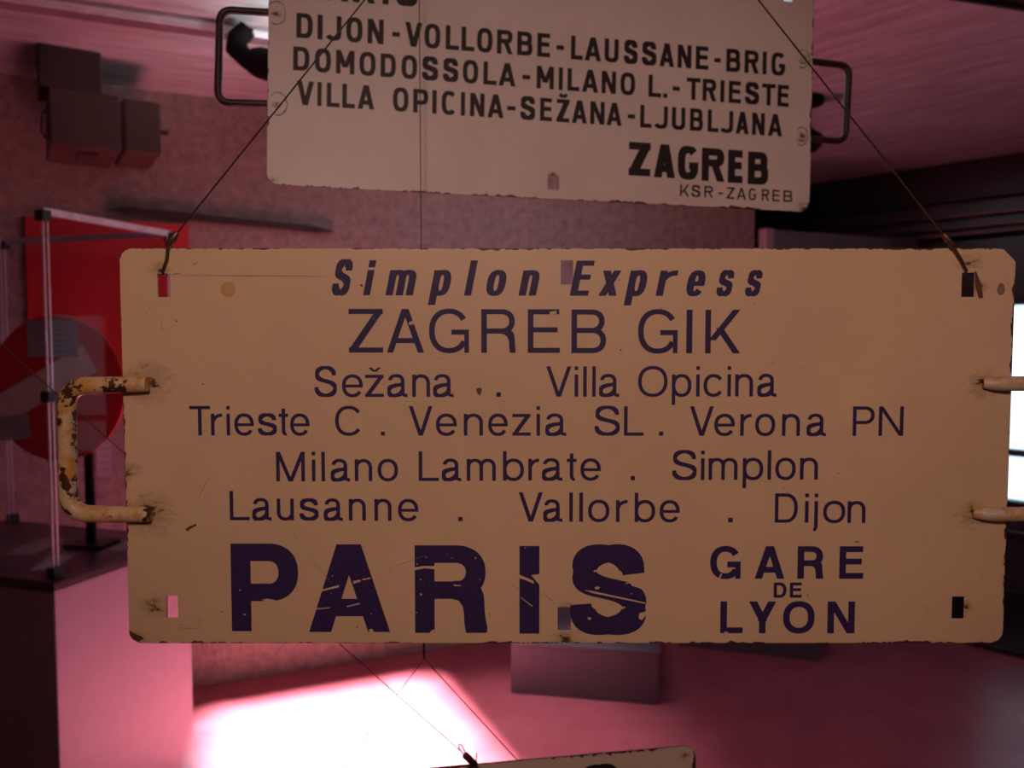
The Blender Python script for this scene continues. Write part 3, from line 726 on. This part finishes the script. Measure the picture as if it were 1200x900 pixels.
for (cx, cz, rad) in ((-.467, .092, .016), (-.463, -.066, .016), (.524, .088, .014), (.524, -.062, .014)):
    pts = [(cx + rad * math.cos(a * .3) * random.uniform(.92, 1.08), -.0016, cz + rad * 1.25 * math.sin(a * .3)) for a in range(-7, 9)]
    if cx > 0: MB().tube([(cx, -.0014, cz), (cx, -.003, cz + .001), (cx + .001, -.0042, cz), (cx, -.0046, cz)], [.0115, .0095, .005, .001], 9).build('weld_bead', M_UP, upper)
    MB().tube(pts, [.0004 + .0009 * random.random() for _ in pts], 6).build('weld_mark', M_WELD, upper)
lettering(UPPER_TEXT, M_BLACKINK, upper)
UPI = UP_M
for ux in (-.428, .490):
    a = UP_M @ Vector((ux, -.003, .224)); b = UP_M @ Vector((ux, .0, .25)); top = Vector((a.x, a.y, H))
    o = MB().tube([UP_M @ Vector((ux, .004, .214)), UP_M @ Vector((ux, .001, .2155)), UP_M @ Vector((ux, -.004, .218)), UP_M @ Vector((ux, -.004, .25)), top], .0009, 8).build('suspension_wire', M_WIRE)
    tag(o, 'thin vertical wire holding the %s top hole of the ZAGREB route sign' % ('left' if ux < 0 else 'right'), 'wire')

# ---------------------------------------------------------------- the sign at the bottom edge
LOW_M = basis((0.1393, 1.2616, 0.8114), (0.9877, 0.1564, 0.004), (-0.0096, 0.0351, 0.9993), (0.1562, -0.9871, 0.0362))
low = empty('destination_sign', mat=LOW_M)
tag(low, 'off-white sign whose rounded top corner shows at the bottom edge of the photo', 'sign')
lh = [hole(-197, 16, -177, 48), hole(-800, 20, -782, 46)]
M_LOW = enamel('aged_white_enamel', (0.62, 0.53, 0.42), (-.83, .1685), -.3825, .0665, .022, [(.15, .05, .02)], edge=.004)
link('board', plate(round_rect(-.83, -.3825, .1685, .0665, .022), lh, -.0015, .0015), M_LOW, low)
lettering([('place_name', 'h', 100, 70, 17, 0, [('S', -34.0, 41.0, -53.5)])], M_BLACKINK, low)

# wire with ferrule that runs down to it from the upper left
dg = empty('suspension_wire', (-1.97, 1.25, H))
tag(dg, 'thin slanting wire with dark ferrule reaching down to the sign at the bottom edge', 'wire')
o0 = Vector((-1.97, 1.25, H))
f0 = LOW_M @ Vector((-.2175, -.006, .0865)); f1 = LOW_M @ Vector((-.199, -.006, .0665)); hk = LOW_M @ Vector((-.186, -.003, .05))
MB().tube([Vector((0, 0, 0)), f0 - o0], .0008, 8).build('strand', M_WIRE, dg)
dd = (f1 - f0).normalized()
MB().tube([f0 - o0, f0 + dd * .002 - o0, f1 - dd * .002 - o0, f1 - o0], [.004, .0056, .0056, .004], 10).build('ferrule', M_WIRE, dg)
q = lambda x, z: f0 + Vector((x, -.002, z)) - o0
MB().tube([q(0, 0), q(-.008, .010), q(-.0085, .017), q(-.0045, .0165), q(0, .008), q(.003, 0)], .0011, 8).build('loop', M_WIRE, dg)
MB().tube([f1 - o0 - dd * .004, f1 - o0 + Vector((.0, 0, .004)), f1 - o0 + Vector((.0012, 0, .021))], .0009, 8).build('tail', M_WIRE, dg)
MB().tube([f1 - o0, hk - o0, hk - o0 + Vector((.004, .008, -.012))], .0016, 8).build('hook', M_WIRE, dg)

# upright wire that forks below the large sign
FY = 1.36
def at(px, py, Y):                                    # survey point at depth Y
    c, s = math.cos(math.radians(3.13)), math.sin(math.radians(3.13))
    dx = (px - 600) / 933.333; dyv = -(py - 450) / 933.333
    d = Vector((dx, c + dyv * s, -s + dyv * c))
    return Vector((0, 0, 1.55)) + d * (Y / d.y)
ap = at(497, 772, FY)
vt = Vector((at(491, 0, FY).x, FY, H))
fk = empty('suspension_wire', vt)
tag(fk, 'thin upright wire that forks in two below the large cream sign', 'wire')
MB().tube([Vector((0, 0, 0)), ap + Vector((0, 0, .02)) - vt], .0008, 8).build('strand', M_WIRE, fk)
MB().tube([ap + Vector((0, 0, .03)) - vt, ap + Vector((0, 0, .028)) - vt, ap + Vector((0, 0, .002)) - vt, ap - vt], [.001, .002, .002, .001], 10).build('ferrule', M_WIRE, fk)
MB().tube([ap - vt, at(612, 897, FY) + (at(612, 897, FY) - ap) * 1.6 - vt], .00095, 8).build('fork_strand', M_WIRE, fk)
MB().tube([ap - vt, at(399, 902, FY) + (at(399, 902, FY) - ap) * 1.6 - vt], .0007, 8).build('fork_strand', M_WIRE, fk)

# ---------------------------------------------------------------- plinth and glass case at the left
N0 = Vector((-1.3313, 2.2789, 0)); PA = math.atan2(0.95239, 0.30488)
# local x: away from the camera along the right-hand face; local y: to the left
PL_M = Matrix.Translation(N0) @ Matrix.Rotation(PA, 4, 'Z')
PLX, PLY, PLZ = 0.571, 0.87, 0.847
pl = empty('plinth', mat=PL_M)
tag(pl, 'tall mauve display plinth carrying the glass case', 'plinth')
MB().box(0, 0, 0, PLX, PLY, PLZ - .03, .004).build('body', M_PLINTH, pl)
MB().box(-.004, -.004, PLZ - .03, PLX + .004, PLY + .004, PLZ, .003).build('top', M_PLINTHTOP, pl)
PT_M = PL_M @ Matrix.Translation((0, 0, PLZ))
gc = empty('display_case', mat=PT_M)
tag(gc, 'clear glass display case with black corner clips standing on the mauve plinth', 'display case')
i0, i1, j0, j1, gh = .03, .545, .03, .80, 1.085
gt = .006
for (x0, y0, x1, y1) in ((i0, j0, i1, j0 + gt), (i0, j1 - gt, i1, j1), (i0, j0 + gt, i0 + gt, j1 - gt), (i1 - gt, j0 + gt, i1, j1 - gt)):
    MB().box(x0, y0, .002, x1, y1, gh - .008).build('glass_pane', M_CASEGLASS, gc)
MB().box(i0, j0, gh - .008, i1, j1, gh).build('glass_top', M_CASEGLASS, gc)
e = .007
for (x, y) in ((i0, j0), (i1, j0), (i0, j1), (i1, j1)):
    sx = e if x == i0 else -e; sy = e if y == j0 else -e
    mb = MB().box(min(x, x + sx * .5) - .0005, min(y + sy * .2, y + sy) , .002, max(x, x + sx * .5) + .0005, max(y + sy * .2, y + sy), gh - .008)
    mb.box(min(x + sx * 1.8, x + sx * 2.4), min(y, y + sy * .2) - .0008, .002, max(x + sx * 1.8, x + sx * 2.4), max(y, y + sy * .2) , gh - .008)
    mb.build('corner_strip', M_EDGE, gc)
    for z in (.018, gh * .497, gh - .022):
        if z == gh * .497 and not (x == i0 and y == j0): continue
        MB().box(x - .012, y - .012, z - .016, x + .02, y + .02, z + .016, .003).build('clip', M_BLACK, gc)
mb = MB()
for (x0, y0, x1, y1) in ((i0 - .001, j0 - .001, i1 + .001, j0 + .003), (i0 - .001, j0, i0 + .003, j1), (i0, j1 - .003, i1, j1 + .001), (i1 - .003, j0, i1 + .001, j1)):
    mb.box(x0, y0, gh - .020, x1, y1, gh + .001)
mb.build('rim', M_EDGE, gc)
# papers lying in the case
for k_, (x, y, rz, w, d) in enumerate(((.16, .18, .5, .17, .07), (.30, .40, .35, .20, .10), (.40, .12, .25, .14, .06))):
    o = MB().box(-w / 2, -d / 2, 0, w / 2, d / 2, .0015).build('paper_sheet', M_PAPER)
    o.matrix_world = PT_M @ Matrix.Translation((x, y, .0005)) @ Matrix.Rotation(rz, 4, 'Z')
    tag(o, ('buff paper sheet lying nearest the front corner clip of the glass case', 'large buff paper sheet lying in the middle of the glass case', 'small buff paper sheet lying by the right pane of the glass case')[k_], 'paper')

# red signal disc with a cream band, on a dark post, inside the case
dc = Vector((-1.545, 2.70, 0)); DA = math.atan2(-0.30488, 0.95239) * .4
DM = Matrix.Translation((dc.x, dc.y, PLZ)) @ Matrix.Rotation(DA, 4, 'Z')
sd = empty('signal_disc', mat=DM)
tag(sd, 'round red railway signal disc with a slanting cream band inside the glass case', 'signal disc')
dz = at(65, 455, dc.y).z - PLZ; dr = .247
circ = [(dr * math.cos(2 * PI * i / 64), dz + dr * math.sin(2 * PI * i / 64)) for i in range(64)]
MB().prism(circ, -.004, .004).build('disc', M_DISC, sd)
# slanting band clipped to the disc
ang = math.radians(28); bw = .098
ca, sa = math.cos(ang), math.sin(ang)
o_c = Vector((-.005, .032))
half = lambda s: math.sqrt(max(0, (dr - .002) ** 2 - s * s))
poly = []
cen = o_c.dot(Vector((-sa, ca)))
for i in range(9):
    s = cen - bw / 2 + bw * i / 8
    poly.append((-half(s), s))
pts2 = [(.158, cen + bw / 2), (.158, cen - bw / 2)]
loc = [(t * ca - s * sa, dz + t * sa + s * ca) for t, s in poly + pts2]
MB().prism(loc, -.0065, -.0041).build('band', M_CREAM, sd)
MB().box(.085, .006, .012, .115, .022, dz, .003).build('post', M_BLACK, sd)
MB().box(.03, -.04, 0, .17, .07, .012, .003).build('base', M_BLACK, sd)

def card(name, M, w, h, label, rows):
    r = empty(name, mat=M)
    tag(r, label, 'card')
    MB().box(-w / 2, -.001, -h / 2, w / 2, .001, h / 2).build('sheet', M_CARD, r)
    mb = MB()
    for i in range(rows):
        z = h / 2 - h * (i + .8) / (rows + .8)
        wid = w * (.36 if i else .28) * random.uniform(.8, 1.05)
        mb.box(-wid, -.0014, z - h * .012, wid, -.001, z + h * .012)
    mb.build('print', M_INK, r)
    return r

# red panel on the back wall behind the case, its card, and the small card beneath
rp = MB().box(-.60, -.018, 1.40, .015, -.001, 2.052, .003).build('wall_panel', M_RED); rp.matrix_world = WALL_M
tag(rp, 'large red rectangular panel on the rough wall behind the glass case', 'panel')
def wall_card(x0, y0, x1, y1, b):
    def w(px, py):
        d = at(px, py, 1.0) - Vector((0, 0, 1.55)); P = W0 + WN * b
        t = (P - Vector((0, 0, 1.55))).dot(WN) / d.dot(WN)
        q = Vector((0, 0, 1.55)) + d * t - W0
        return q.dot(WU), q.z
    a0, z1 = w(x0, y0); a1, z0 = w(x1, y1)
    return (a0 + a1) / 2, (z0 + z1) / 2, a1 - a0, z1 - z0
card('label_card', DM @ Matrix.Translation((-.006, -.0078, dz + .168)), .185, .122, 'grey information card at the top of the red signal disc above its cream band', 6)
a, z, w, h = wall_card(112, 495, 131, 558, .003)
card('label_card', WALL_M @ Matrix.Translation((a, -.0018, z)), w, h, 'narrow upright grey card on the wall seen through the cream sign handle', 7)
card('label_card', DM @ Matrix.Translation((-.165, -.0078, dz - .135)) @ Matrix.Rotation(-.1, 4, 'Y'), .13, .085, 'grey card fixed low on the red signal disc below its cream band', 3)

# ---------------------------------------------------------------- dark pointed bar on the wall
pb = MB().prism([(-.30, 2.092), (-.24, 2.112), (.55, 2.075), (.64, 2.056), (.55, 2.050), (-.24, 2.084)], -.026, -.002).build('pointed_bar', M_BOXDARK)
pb.matrix_world = WALL_M
tag(pb, 'long dark pointed bar mounted on the rough wall above the glass case', 'bar')

# ---------------------------------------------------------------- boxy projector hung from ceiling in the corner
PJ_M = WALL_M @ Matrix.Translation((-.33, -.42, 0)) @ Matrix.Rotation(math.radians(9), 4, 'Z')
pj = empty('projector_housing', mat=PJ_M)
tag(pj, 'boxy brown projector housing hung from the ceiling above the glass case', 'projector')
MB().box(-.150, 0, 2.458, .048, .22, H, .004).build('mount', M_BOXDARK, pj)
b = MB().box(-.122, 0, 2.258, .108, .36, 2.462, .006).build('body', M_BOX, pj)
MB().box(-.03, .08, 2.250, .04, .22, 2.2585, .002).build('vent', M_BOXDARK, b)
MB().tube([(-.121, .02, 2.40), (-.145, .01, 2.36), (-.148, .02, 2.30), (-.12, .06, 2.262)], .004, 8).build('cable', M_BLACK, b)
MB().box(.117, .01, 2.260, .25, .32, 2.462, .012).build('lamp_head', M_BOX, pj)
MB().box(.107, .02, 2.275, .118, .29, 2.45).build('joint', M_BOXDARK, pj)
MB().box(.249, .015, 2.346, .277, .035, 2.362, .002).build('knob', M_BLACK, pj)

# ---------------------------------------------------------------- ceiling rail and black spotlight
RB = .82
rl = empty('lighting_rail', mat=WALL_M)
tag(rl, 'pale metal lighting rail running along the ceiling in the upper left', 'lighting rail')
MB().box(-1.1, -(RB + .075), H - .035, .70, -RB, H, .003).build('channel', M_RAIL, rl)
MB().box(-1.1, -(RB + .081), H - .037, .70, -(RB + .0755), H - .014, .002).build('highlight_strip', M_STRIP, rl)  # pale strip added to paint the highlight along the rail's edge
sp = empty('spotlight', at(288, 24, 2.70))
tag(sp, 'black ceiling spotlight seen through the left handle of the ZAGREB route sign', 'spotlight')
so = Vector(at(288, 24, 2.70))
L = lambda x, y, Y: at(x, y, Y) - so
MB().tube([Vector((0, 0, H - .037 - so.z)), L(288, 36, 2.70)], .026, 16).build('mount', M_MATTE, sp)
MB().tube([L(290, 34, 2.70), L(278, 46, 2.69), L(276, 56, 2.68), L(292, 72, 2.66), L(300, 76, 2.66)], [.03, .034, .034, .03, .028], 16).build('arm', M_MATTE, sp)
a0, a1 = L(306, 74, 2.66), L(345, 84, 2.56)
ax = (a1 - a0).normalized()
MB().tube([a0 - ax * .035, a0 - ax * .03, a0, a1, a1 + ax * .002, a1 - ax * .03], [.03, .044, .05, .052, .044, .042], 24).build('lamp_can', M_MATTE, sp)

s2 = at(949, 128, 3.55)
sq = empty('spotlight', s2)
tag(sq, 'black ceiling spotlight almost hidden behind the right edge of the ZAGREB route sign', 'spotlight')
K = lambda x, y, Y: at(x, y, Y) - s2
MB().tube([Vector((-.03, 0, H - s2.z - .001)), Vector((-.03, 0, H - s2.z - .03))], .085, 20).build('mount', M_MATTE, sq)
MB().tube([Vector((-.03, 0, H - s2.z - .03)), K(941, 134, 3.55), K(935, 146, 3.54), K(938, 156, 3.52)], .024, 12).build('arm', M_MATTE, sq)
c0, c1 = K(928, 150, 3.56), K(955, 168, 3.46)
cx_ = (c1 - c0).normalized()
MB().tube([c0 - cx_ * .02, c0, c1, c1 + cx_ * .002, c1 - cx_ * .03], [.02, .042, .046, .040, .036], 20).build('lamp_can', M_MATTE, sq)

def on_ceiling(px, py, z):
    d = at(px, py, 1.0) - Vector((0, 0, 1.55)); return Vector((0, 0, 1.55)) + d * ((z - 1.55) / d.z)
e0, e1 = on_ceiling(1050, -16, 2.596), on_ceiling(1290, 24, 2.596)
cc = MB().tube([e0, e1], .0125, 10).build('cable_conduit', M_BLACK)
tag(cc, 'dark cable conduit on the ceiling at the top right corner of the photo', 'conduit')

lp = bpy.data.lights.new('spotlight_lamp', 'SPOT'); lp.energy = 10.0; lp.color = (1.0, 0.95, 0.97); lp.shadow_soft_size = .09
lp.spot_size = math.radians(150); lp.spot_blend = 0.6
lo = bpy.data.objects.new('spotlight_lamp', lp); COL.objects.link(lo)
lo.location = so + a1 + Vector((.20, .06, .0)); lo.rotation_euler = Vector((-.55, 0, 1)).to_track_quat('-Z', 'Y').to_euler()

# fill spot added beside the skylight, brightening the floor right of the sun patch
light('floor_fill_spot', 'SPOT', (-.62, 3.24, 2.56), (.02, 3.02, 0), 230.0, (1.0, 0.92, 0.98), spot_size=math.radians(33), spot_blend=1.0, shadow_soft_size=0.06)

# ---------------------------------------------------------------- low grey plinths on the red floor, free-standing panel
def low_box(name, p0, p1, depth, h, label):
    d = Vector((p1[0] - p0[0], p1[1] - p0[1], 0)); L_ = d.length
    M = Matrix.Translation((p0[0], p0[1], 0)) @ Matrix.Rotation(math.atan2(d.y, d.x), 4, 'Z')
    r = empty(name, mat=M); tag(r, label, 'plinth', )
    MB().box(0, 0, 0, L_, depth, h - .02, .003).build('body', M_GREYBOX, r)
    MB().box(0, 0, h - .02, L_, depth, h, .003).build('top', M_GREYBOX, r)
low_box('plinth', (-.004, 3.428), (.625, 3.313), .55, .23, 'low grey plinth on the red floor behind the bottom of the cream sign')
low_box('plinth', (.845, 3.968), (1.486, 3.774), .55, .23, 'darker low grey plinth farther back, right of the other low plinth')
fp = empty('partition_panel', mat=Matrix.Translation((1.387, 4.4, 0)) @ Matrix.Rotation(math.radians(23), 4, 'Z'))
tag(fp, 'free-standing grey partition panel with pink edge below the dark ceiling boards', 'panel')
MB().box(.055, 0, 0, 1.16, .05, 2.16, .003).build('board', M_PANEL, fp)
MB().box(0, -.005, 0, .055, .055, 2.165, .003).build('edge_post', M_PANELEDGE, fp)['label'] = 'pinkish edge post'
